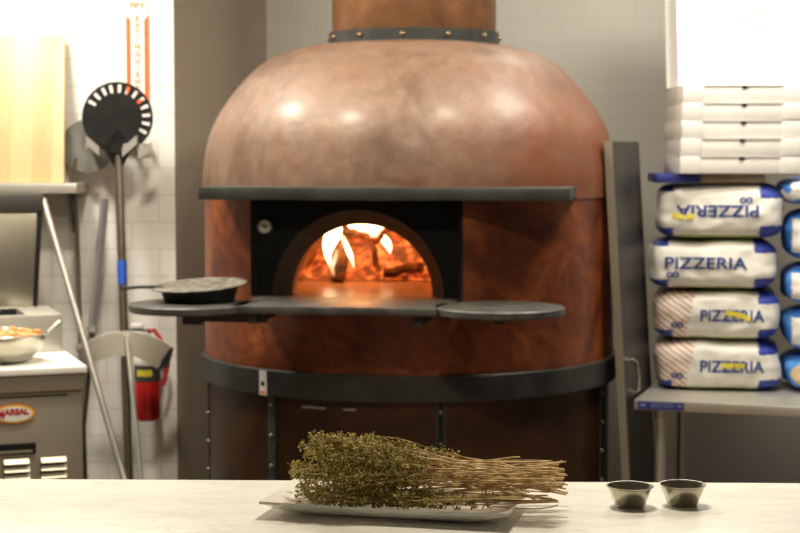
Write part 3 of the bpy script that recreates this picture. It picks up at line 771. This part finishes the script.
# bowl with food
bz_ = PZT
bp_ = PM @ Vector((-.2475, .20, bz_))
bowl = thing('mixing_bowl', 'steel bowl of red food with a spoon on the white prep top', 'bowl', bp_)
pr = [(0, 0), (.075, 0), (.10, .012), (.135, .05), (.150, .092), (.153, .094), (.150, .097), (.143, .092), (.128, .05), (.095, .016), (0, .006)]
build(MB().lathe(pr, 56), 'bowl_shell', mat('bowl_steel', (.55, .52, .43), .28, .9), bowl)
fd = MB().lathe([(0, .098), (.06, .099), (.11, .094), (.14, .086)], 40)
for k in range(26):
    a_, r_ = random.random() * 6.28, .125 * math.sqrt(random.random())
    fd.ball((r_ * math.cos(a_), r_ * math.sin(a_), .096), random.uniform(.012, .020), (1.2, 1, .6), 1)
build(fd, 'food', 'food', bowl)
sp0, sp1 = P(44, 335, bp_.y - .02), P(60, 322, bp_.y + .02)
o = build(MB().tube([P(30, 338, bp_.y - .01), P(40, 337, bp_.y), sp0.lerp(sp1, .25), sp1], [.010, .008, .006, .009], 10), 'serving_spoon', 'alu'); tag(o, 'metal spoon handle sticking out of the bowl of red food', 'spoon')

# ------------------------------------------------------------------ wall shelf with wooden board
sy = 6.38
sA = P(76.5, 184, sy); zs1, zs0 = P(40, 183.5, sy).z, P(40, 193.5, sy).z
shelf = thing('wall_shelf', 'stainless wall shelf holding the wooden board above the prep table', 'shelf', (sA.x, WY, zs0))
build(MB().box((-2.2, sy, zs0), (sA.x, WY - .002, zs1), .003), 'shelf_plate', 'steel', shelf, world=True)
for px in (72, -60):
    X = P(px, 200, sy + .2).x
    build(MB().prism([(X, WY - .002, zs0), (X, sy + .12, zs0), (X, WY - .002, zs0 - .16)], (.006, 0, 0)), 'bracket', 'iron', shelf, world=True)
b0, b1 = P(-45, 183, 6.43), P(64, 183, 6.43)
zt_b = P(20, 35, 6.55).z; L_ = zt_b - zs1
tb = thing('wooden_board', 'pale wooden board standing on the wall shelf against white wall', 'board', ((b0.x + b1.x) / 2, 6.43, zs1))
wb = (b1.x - b0.x) / 2
build(MB().prism([(-wb, 0, 0.001), (wb, 0, 0.001), (wb * .91, .14, L_), (-wb * .98, .14, L_)], (0, .025, 0), bev=.004), 'plank', 'wood', tb)

# ------------------------------------------------------------------ peels and poles
def proj_floor_y(Y): return Y  # readability
def pole_pts(p_top, Yt, p_low, Yl):
    a, b = P(*p_top, Yt), P(*p_low, Yl); return a, b
def to_floor(a, b): return a + (b - a) * (a.z / (a.z - b.z))
# silver leaning pole
a, b = P(43, 199, 6.30), P(124, 478, 5.98); f_ = to_floor(a, b)
sp_ = thing('long_pole', 'long pale metal pole leaning left under the wall shelf', 'pole', f_)
k_ = .9
build(MB().tube([a, a.lerp(f_, .80)], .0125, 14), 'shaft', 'alu', sp_, world=True)
build(MB().tube([a.lerp(f_, .795), f_ + Vector((0, 0, .002))], .0125, 14), 'dark_end', 'handle', sp_, world=True)
# grey square handle between the pole and the black peel
a, b = P(105, 199, 6.52), P(92, 330, 6.44); f_ = to_floor(a, b)
gp = thing('grey_handle', 'grey square tool handle standing against white wall behind curved scraper', 'handle', f_)
build(MB().tube([a, b], .017, 4), 'upper_shaft', mat('grey_anodised', (.36, .36, .36), .4, .5), gp, world=True)
build(MB().tube([b, f_ + Vector((0, 0, .002))], .014, 4), 'lower_shaft', 'handle', gp, world=True)
build(MB().tube([a.lerp(b, .97), a.lerp(b, 1.02)], .021, 8), 'joint_clip', 'alu', gp, world=True)
# silver round peel behind the board
hc = P(88, 146, 6.54)
a, b = P(75, 168, 6.545), P(83, 420, 6.42); f_ = to_floor(a, b)
spl = thing('round_peel', 'dull silver round peel half hidden behind the black perforated peel', 'peel', f_)
Mp = Matrix.Translation(hc) @ Matrix.Rotation(R(90), 4, 'X')
build(MB().lathe([(0, -.001), (.102, -.001), (.104, .001), (0, .001)], 48, Mx=Mp), 'peel_blade', mat('worn_silver', (.24, .23, .21), .45, .5, var=.2, scale=10), spl, world=True)
build(MB().tube([P(76, 158, 6.54), a, f_ + Vector((0, 0, .002))], [.006, .009, .011], 10), 'peel_handle', 'handle', spl, world=True)
# black perforated peel
hc = P(117.5, 117.5, 6.44); rh = 35.5 * 6.44 / F
a, b = P(118.5, 158, 6.46), P(128.5, 470, 6.28); f_ = to_floor(a, b)
bpeel = thing('perforated_peel', 'round black perforated turning peel with long handle standing against white wall', 'peel', f_)
x = bmesh.new(); NS = 240; rr_ = [0, .3, .70, .92, 1.0]
rings = [[x.verts.new((0, 0, 0))]] + [[x.verts.new((rh * q * math.cos(2 * math.pi * k / NS), 0, rh * q * math.sin(2 * math.pi * k / NS))) for k in range(NS)] for q in rr_[1:]]
def slot(k):
    deg = (360.0 * (k + .5) / NS)
    for i_ in range(12):
        c_ = 150 - i_ * 16.2
        dlt = (deg - c_ + 180) % 360 - 180
        if abs(dlt) < 3.0: return True
    return False
for k in range(NS):
    k2 = (k + 1) % NS
    x.faces.new((rings[0][0], rings[1][k], rings[1][k2]))
    for q in range(1, 4):
        if q == 2 and slot(k): continue
        x.faces.new((rings[q][k], rings[q + 1][k], rings[q + 1][k2], rings[q][k2]))
bmesh.ops.solidify(x, geom=x.faces[:], thickness=.003)
mb = MB(); mb._add(x, Matrix.Translation(hc))
build(mb, 'peel_blade', 'peelblack', bpeel, world=True, sharp=30)
nk = [P(103, 147, 6.435), P(118, 128, 6.433), P(133, 147, 6.435), P(122, 168, 6.455), P(115, 168, 6.455)]
build(MB().prism(nk, (0, .006, 0)), 'peel_neck', 'peelblack', bpeel, world=True)
build(MB().tube([P(118, 155, 6.455), a.lerp(b, .05), f_ + Vector((0, 0, .002))], [.012, .0165, .0165], 14), 'peel_handle', 'handle', bpeel, world=True)
d_ = (b - a); u0, u1 = (262 - 158) / 312, (285.5 - 158) / 312
build(MB().tube([a + d_ * u0, a + d_ * u1], .0185, 14), 'blue_grip', 'blue', bpeel, world=True)
# wall rack that the peels hang in
hk = thing('peel_rack', 'grey metal rack with prongs holding the peels on white wall', 'rack', P(110, 146, WY - .001))
s = MB().box(P(84, 150, WY - .02), P(150, 143, WY - .001))
build(s, 'back_bar', 'alu', hk, world=True)
for xa, xb, ya, yb in ((86, 99, 140, 151), (122, 137, 152, 139), (138, 151, 154, 146)):
    p_ = [P(xa, ya - 4, 6.40), P(xb, yb - 4, 6.40), P(xb, yb + 5, 6.40), P(xa, ya + 5, 6.40)]
    build(MB().prism(p_, (0, .014, 0)).box(P((xa + xb) / 2 - 2, 149, 6.412), P((xa + xb) / 2 + 2, 144, WY - .01)), 'prong', 'alu', hk, world=True)
# curved scraper
cs = [(80, 355.5), (90, 351), (102, 347), (116, 344), (130, 343), (144, 346), (156, 352), (164, 357)]
wd = [11, 11, 11.5, 12, 12, 13, 13.5, 13]
ux, uy = [], []
for i, (x_, y_) in enumerate(cs):
    a_, b_ = cs[max(i - 1, 0)], cs[min(i + 1, len(cs) - 1)]; tx, ty = b_[0] - a_[0], b_[1] - a_[1]; l_ = math.hypot(tx, ty); nx_, ny_ = ty / l_, -tx / l_
    Y_ = 6.34 - .06 * math.sin(math.pi * i / 7)
    ux.append(P(x_ + nx_ * wd[i], y_ + ny_ * wd[i], Y_)); uy.append(P(x_ - nx_ * wd[i], y_ - ny_ * wd[i], Y_ + .012))
mb = MB(); mb.strip(ux, uy)
a, b = P(126.5, 336, 6.27), P(141, 478, 6.10); f_ = to_floor(a, b)
scr = thing('ash_scraper', 'curved grey ash scraper on a thin pole in front of the extinguisher', 'scraper', f_)
bmesh.ops.solidify(mb.bm, geom=mb.bm.faces[:], thickness=.006)
build(mb, 'curved_blade', mat('scraper_grey', (.78, .75, .66), .5, .1, var=.06, scale=8), scr, world=True, sharp=50)
e_ = MB()
for k in range(2):
    e_.prism([P(164 + 4.5 * k, 351, 6.335), P(172.5 + 1.5 * k - 1, 348, 6.335), P(165 + 3 * k, 366, 6.345), P(158.5 + 4 * k, 372, 6.345)], (0, .035, 0))
build(e_, 'folded_end', 'iron', scr, world=True)
build(MB().prism([P(77, 350, 6.325), P(89, 344, 6.318), P(94, 354, 6.322), P(92, 362, 6.33), P(84, 367, 6.335)], (0, -.006, 0)), 'folded_lip', 'alu', scr, world=True)
build(MB().tube([a, f_ + Vector((0, 0, .002))], .0085, 12), 'pole', 'steel', scr, world=True)

# ------------------------------------------------------------------ extinguisher and its sign
ey = 6.52
ec = P(147.5, 400, ey); ez0, ez1 = P(147, 420, ey).z, P(147, 352, ey).z; er = .0505
ext = thing('fire_extinguisher', 'red fire extinguisher hanging on white wall beneath the oven side shelf', 'extinguisher', (ec.x, ey, ez0))
hgt = ez1 - ez0
build(MB().lathe([(0, .004), (er - .012, 0), (er - .003, .006), (er, .016), (er, hgt - .04), (er * .8, hgt - .012), (.02, hgt), (0, hgt)], 40), 'cylinder', 'red', ext)
zlb = P(147, 372, ey).z - ez0
build(MB().lathe([(er + .0008, zlb - .032), (er + .0008, zlb + .03)], 40), 'label_band', mat('dark_label', (.05, .05, .055), .5), ext)
build(MB().lathe([(er + .0016, zlb - .012), (er + .0016, zlb + .014)], 16, a0=R(-130), a1=R(-60)), 'yellow_label', 'yellow', ext)
build(MB().lathe([(er + .0016, zlb + .03), (er + .003, zlb + .034), (er + .003, zlb + .06), (er + .0016, zlb + .062)], 40), 'white_strap', 'white', ext)
zv = P(147, 335, ey).z - ez0
build(MB().tube([(0, 0, hgt - .01), (0, 0, zv + .025)], [.018, .014], 16).ball((.0, -.018, zv + .006), .013), 'valve', 'chrome', ext)
build(MB().box((-.085, -.008, zv + .016), (.012, .008, zv + .024), .002), 'lever', 'iron', ext)
build(MB().box((-.060, -.012, zv + .026), (-.012, .010, zv + .046), .004), 'grip', 'white', ext)
build(MB().tube([(.004, -.005, zv + .01), (.030, -.008, zv + .02), (.052, -.010, zv - .01), (.078, -.006, zv - .06), (.082, 0, zv - .12), (.062, 0, zv - .2)], .0085, 10), 'hose', 'hose', ext)
build(MB().box((-.02, er - .002, zlb - .1), (.02, WY - ey - .001, zlb + .1)), 'wall_bracket', 'iron', ext)
sgn = thing('extinguisher_sign', 'tall white sign with red stripes and vertical lettering on white wall', 'sign', (P(138, 90, WY).x, WY - .004, P(138, 110, WY).z))
X0, X1 = P(126.5, 50, WY).x, P(149, 50, WY).x; Zt, Zb = P(138, -16, WY).z, P(138, 112, WY).z
ys = WY - .006
build(MB().box((X0, ys, Zb), (X1, WY - .0005, Zt)), 'sign_plate', 'white', sgn, world=True)
def pz(y): return P(138, y, WY).z
sw = (X1 - X0) * .20
s = MB()
for sd in (0, 1):
    xa = X0 if sd == 0 else X1 - sw; xb = xa + sw
    s.prism([(xa, ys - .001, pz(100)), (xb, ys - .001, pz(100)), (xb, ys - .001, pz(20 if sd == 0 else 15)), (xa, ys - .001, pz(15 if sd == 0 else 20))], (0, .0008, 0))
s.prism([(X0, ys - .001, pz(100)), (X1, ys - .001, pz(100)), ((X0 + X1) / 2, ys - .001, pz(111))], (0, .0008, 0))
build(s, 'sign_stripe', 'orange', sgn, world=True)
ink = mat('sign_ink', (.85, .20, .06), .6)
xm = (X0 + X1) / 2
build(MB().mesh(text_mesh('FIRE', .032, bold=.0012), lambda c: Vector((xm + c.x, ys - .0012, pz(6) + c.y))), 'sign_lettering', ink, sgn, world=True, flat=True)
mb = MB()
for k, chx in enumerate('EXTINGUISHER'):
    mb.mesh(text_mesh(chx, .030, bold=.0014), lambda c, k=k: Vector((xm + c.x, ys - .0012, pz(19 + k * 7.0) + c.y)))
build(mb, 'sign_lettering', ink, sgn, world=True, flat=True)

# ------------------------------------------------------------------ marble counter, platter, cups
CZ = 1.07
e0, e1 = PZ(0, 478.5, CZ), PZ(800, 482.8, CZ)
ed_ = (e1 - e0).normalized(); back = Vector((-ed_.y, ed_.x, 0))
A_ = e0 - ed_ * .8; B_ = e1 + ed_ * .8
ctr = thing('marble_counter', 'white marble counter across the foreground under the platter', 'counter', (0, 2.1, 0))
poly = [A_ - back * .75, B_ - back * .75, B_, A_]
build(MB().prism([Vector((p.x, p.y, CZ - .03)) for p in poly], (0, 0, .03), bev=.003), 'countertop', 'marble', ctr, world=True)
pin = [A_ - back * .72 + ed_ * .03, B_ - back * .72 - ed_ * .03, B_ - back * .05 - ed_ * .03, A_ - back * .05 + ed_ * .03]
build(MB().prism([Vector((p.x, p.y, 0)) for p in pin], (0, 0, CZ - .03)), 'counter_base', 'steel_dull', ctr, world=True)

PLW, PLD, PLR = .168, .083, R(-13)
pcx = Vector((-.006, 2.222, CZ))
def rrect(w, d, z, rc, lift, n=5):
    out = []
    for sx, sy, a0 in ((1, -1, -90), (1, 1, 0), (-1, 1, 90), (-1, -1, 180)):
        for k in range(n + 1):
            a_ = R(a0 + 90 * k / n); out.append(Vector((sx * (w - rc) + rc * math.cos(a_), sy * (d - rc) + rc * math.sin(a_), z + lift)))
        # edge midpoints sag slightly between the lifted corners
        nxt = {(1, -1): (1, 0), (1, 1): (0, 1), (-1, 1): (-1, 0), (-1, -1): (0, -1)}[(sx, sy)]
        for q in (.33, .66):
            if nxt[0] == 1: out.append(Vector((w, -d + rc + (2 * d - 2 * rc) * q, z)))
            elif nxt[1] == 1: out.append(Vector((w - rc - (2 * w - 2 * rc) * q, d, z)))
            elif nxt[0] == -1: out.append(Vector((-w, d - rc - (2 * d - 2 * rc) * q, z)))
            else: out.append(Vector((-w + rc + (2 * w - 2 * rc) * q, -d, z)))
    return out
x = bmesh.new(); lay = [(PLW - .055, PLD - .036, .0005, .015, 0), (PLW - .048, PLD - .030, .0025, .015, 0), (PLW - .022, PLD - .013, .0088, .012, .0015), (PLW, PLD, .0185, .004, .001),
                        (PLW - .001, PLD - .001, .0215, .004, .001), (PLW - .024, PLD - .016, .0122, .012, .0015), (PLW - .050, PLD - .034, .0065, .015, 0)]
rings = [[x.verts.new(p) for p in rrect(*q)] for q in lay]
for A, B in zip(rings, rings[1:]):
    n = len(A)
    for k in range(n): x.faces.new((A[k], A[(k + 1) % n], B[(k + 1) % n], B[k]))
x.faces.new(rings[0][::-1]); x.faces.new(rings[-1])
bmesh.ops.recalc_face_normals(x, faces=x.faces)
mb = MB(); mb._add(x); po = build(mb, 'platter', 'plate', base=(0, 0, 0)); po.location = pcx; po.rotation_euler = (0, 0, PLR)
tag(po, 'rectangular white platter under the dried herbs on the marble counter', 'platter')

def make_cup():
    t = thing('sauce_cup', 'x', 'cup', (0, 0, 0), 0, 'small steel cups on the counter')
    build(MB().lathe([(0, .0005), (.0195, .0005), (.0205, .002), (.0298, .0262), (.0322, .0277), (.0324, .0290), (.0304, .0288), (.0287, .0262), (.0195, .0035), (0, .003)], 56), 'cup_wall', 'cup', t)
    return t
cup = make_cup()
for k, (px, py) in enumerate(((629.7, 506.2), (682.3, 504.8))):
    if k == 0: r_ = cup
    else:
        r_ = cup.copy(); COL.objects.link(r_)
        for c_ in list(cup.children): d_ = c_.copy(); COL.objects.link(d_); d_.parent = r_
    r_.location = PZ(px, py, CZ); r_['label'] = ('small steel sauce cup nearer the herbs, left one of two', 'small steel sauce cup farther from the herbs, right one of two')[k]

# ------------------------------------------------------------------ bunch of dried herbs
hb = thing('herb_bunch', 'bunch of dried brown-green herbs with long stems on white platter', 'herbs', (pcx.x, pcx.y, CZ + .007))
rnd = random.Random(21)
def leafy(bm, c, s):
    """one crumpled bud: a squashed tetra-like clump or a folded leaf"""
    a_ = Vector((rnd.gauss(0, 1), rnd.gauss(0, 1), rnd.gauss(0, 1))).normalized(); b_ = a_.orthogonal().normalized()
    b_ = (Matrix.Rotation(rnd.random() * 6.28, 3, a_) @ b_); c_ = a_.cross(b_)
    if rnd.random() < .55:
        v = [bm.verts.new(c + q * s * rnd.uniform(.7, 1.25)) for q in (a_, -a_, b_, -b_, c_, -c_)]
        for i, j, k in ((0, 2, 4), (2, 1, 4), (1, 3, 4), (3, 0, 4), (2, 0, 5), (1, 2, 5), (3, 1, 5), (0, 3, 5)): bm.faces.new((v[i], v[j], v[k]))
    else:
        L = s * rnd.uniform(1.6, 2.6); W = s * .8
        v0_, v1_ = bm.verts.new(c), bm.verts.new(c + a_ * L + c_ * L * .2)
        vl, vr, vm = bm.verts.new(c + a_ * L * .5 + b_ * W + c_ * s * .3), bm.verts.new(c + a_ * L * .5 - b_ * W + c_ * s * .3), bm.verts.new(c + a_ * L * .55)
        bm.faces.new((v0_, vl, vm)); bm.faces.new((vl, v1_, vm)); bm.faces.new((v0_, vm, vr)); bm.faces.new((vm, v1_, vr))
def bez(p, n):
    out = []
    for i in range(n + 1):
        t_ = i / n; q = [v.copy() for v in p]
        while len(q) > 1: q = [q[k].lerp(q[k + 1], t_) for k in range(len(q) - 1)]
        out.append(q[0])
    return out
def sprig(path, r, leaf0, dens, spread, sz):
    st = build(MB().tube(path, [r * (1 - .55 * i / (len(path) - 1)) for i in range(len(path))], 5), 'stem', 'stem', hb, world=True)
    if dens:
        bm = bmesh.new(); n = len(path) - 1; ncl = int(dens)
        for _ in range(ncl):
            u_ = leaf0 + (1 - leaf0) * rnd.random() ** .75
            f_ = u_ * n; i = min(int(f_), n - 1); c0 = path[i].lerp(path[i + 1], f_ - i)
            d0 = Vector((rnd.gauss(-.5, .7), rnd.gauss(0, 1), rnd.gauss(0, 1))).normalized() * spread * rnd.uniform(.15, 1) * (.5 + .6 * u_)
            c0 = c0 + d0
            for _k in range(rnd.randint(9, 17)):
                c = c0 + Vector((rnd.gauss(0, 1), rnd.gauss(0, 1), rnd.gauss(0, 1))) * sz * 1.05
                c.z = max(c.z, CZ + .0125 + rnd.random() * .003)
                leafy(bm, c, sz * rnd.uniform(.5, 1.05))
        mb = MB(); mb.bm.free(); mb.bm = bm
        build(mb, 'leaf_cluster', 'leaf', st, world=True, flat=True)
def W(px, py, Y): return P(px, py, Y)
NSP = 74
for i in range(NSP):
    # cut ends at the right, leafy tops at the left
    v = rnd.random(); yr = 2.148 + .13 * rnd.random()
    ex = rnd.uniform(548, 569) if rnd.random() < .75 else rnd.uniform(500, 548)
    ey_ = 461 + 42 * v
    A0 = W(ex, ey_, yr)
    h_ = rnd.random() ** .85
    tx = 292 + 32 * abs(h_ - .45) ** 1.4 + rnd.random() ** 1.9 * 115
    top_y = 435 + max(0, (312 - tx)) * .5
    ty = top_y + (505 - top_y) * (1 - h_)
    yl = 2.172 + .13 * rnd.random()
    B0 = W(tx, ty, yl); B0.z = max(B0.z, CZ + .014)
    A0.z = max(A0.z, CZ + .022)
    m1 = A0.lerp(B0, .35) + Vector((0, rnd.gauss(0, .006), rnd.gauss(-.002, .005))); m2 = A0.lerp(B0, .7) + Vector((0, rnd.gauss(0, .006), rnd.gauss(.006, .006)))
    pth = bez([A0, m1, m2, B0], 14)
    for p in pth[1:]: p.x += rnd.gauss(0, .0006); p.z = max(CZ + .0155, p.z + rnd.gauss(0, .0007))
    sprig(pth, rnd.uniform(.0008, .0017), .50 + .16 * rnd.random(), 13 + 7 * rnd.random(), .0078, .0023)
for i in range(20):
    yr = 2.15 + .06 * rnd.random(); A0 = W(rnd.uniform(470, 562), rnd.uniform(494, 503), yr); A0.z = max(A0.z, CZ + .022)
    B0 = W(rnd.uniform(298, 400), rnd.uniform(494, 507), 2.148 + .05 * rnd.random()); B0.z = max(B0.z, CZ + .012)
    m1 = A0.lerp(B0, .4) + Vector((0, rnd.gauss(0, .005), rnd.gauss(0, .003)))
    pth = bez([A0, m1, B0], 12)
    for p in pth: p.z = max(p.z, CZ + .013)
    sprig(pth, rnd.uniform(.0008, .0014), .30 + .2 * rnd.random(), 11 + 6 * rnd.random(), .0070, .0021)
# stray stems
for pts in ([(376, 437, 2.2), (400, 436, 2.2), (420, 444, 2.21), (446, 456, 2.22)], [(520, 457, 2.2), (502, 457, 2.2), (480, 466, 2.22), (420, 462, 2.24), (390, 455, 2.25)],
            [(558, 505, 2.16), (540, 512, 2.155), (520, 509, 2.155), (470, 505, 2.17), (400, 493, 2.19)], [(563, 461, 2.2), (545, 464, 2.2), (530, 474, 2.21), (480, 470, 2.22), (430, 462, 2.23)],
            [(443, 451, 2.21), (455, 455, 2.21), (470, 459, 2.22), (500, 466, 2.22)], [(430, 467, 2.17), (410, 478, 2.17), (395, 482, 2.175), (350, 488, 2.18)]):
    p3 = [W(*q) for q in pts]
    for q in p3: q.z = max(q.z, CZ + .0045)
    sprig(bez(p3, 14), .0011, .8, 0 if pts[0][0] > 376 else 3, .004, .0018)
sprig(bez([W(300, 476, 2.2), W(290, 478, 2.2), W(286, 472, 2.2), W(289, 468, 2.2), W(291, 475, 2.2)], 12), .0009, .5, 0, 0, 0)
sprig(bez([W(443, 455, 2.2), W(440, 452, 2.2), W(446, 449, 2.2)], 6), .0013, .2, 3, .002, .0018)

# ------------------------------------------------------------------ light
WARM = (1, .90, .71)
lamp('ceiling_lamp', 'AREA', (-.85, 4.85, 2.90), 42, WARM, .25)
lamp('ceiling_lamp', 'AREA', (.55, 4.85, 2.90), 24, WARM, .25)
lamp('ceiling_lamp', 'AREA', (-1.6, 5.75, 2.90), 60, (1, .93, .80), .35)
lamp('ceiling_lamp', 'AREA', (1.35, 5.55, 2.90), 40, (1, .93, .80), .5)
lamp('ceiling_lamp', 'AREA', (.95, 6.75, 2.90), 7, (1, .93, .80), .5)
lamp('counter_lamp', 'AREA', (.15, 2.95, 2.85), 35, WARM, .2)
wd_ = bpy.data.worlds.new('world'); SC.world = wd_; wd_.use_nodes = True
wd_.node_tree.nodes['Background'].inputs[0].default_value = (1, .86, .68, 1); wd_.node_tree.nodes['Background'].inputs[1].default_value = .09
vs = SC.view_settings; vs.view_transform = 'Standard'; vs.look = 'None'; vs.exposure = 0.0; vs.gamma = 1; vs.use_curve_mapping = False
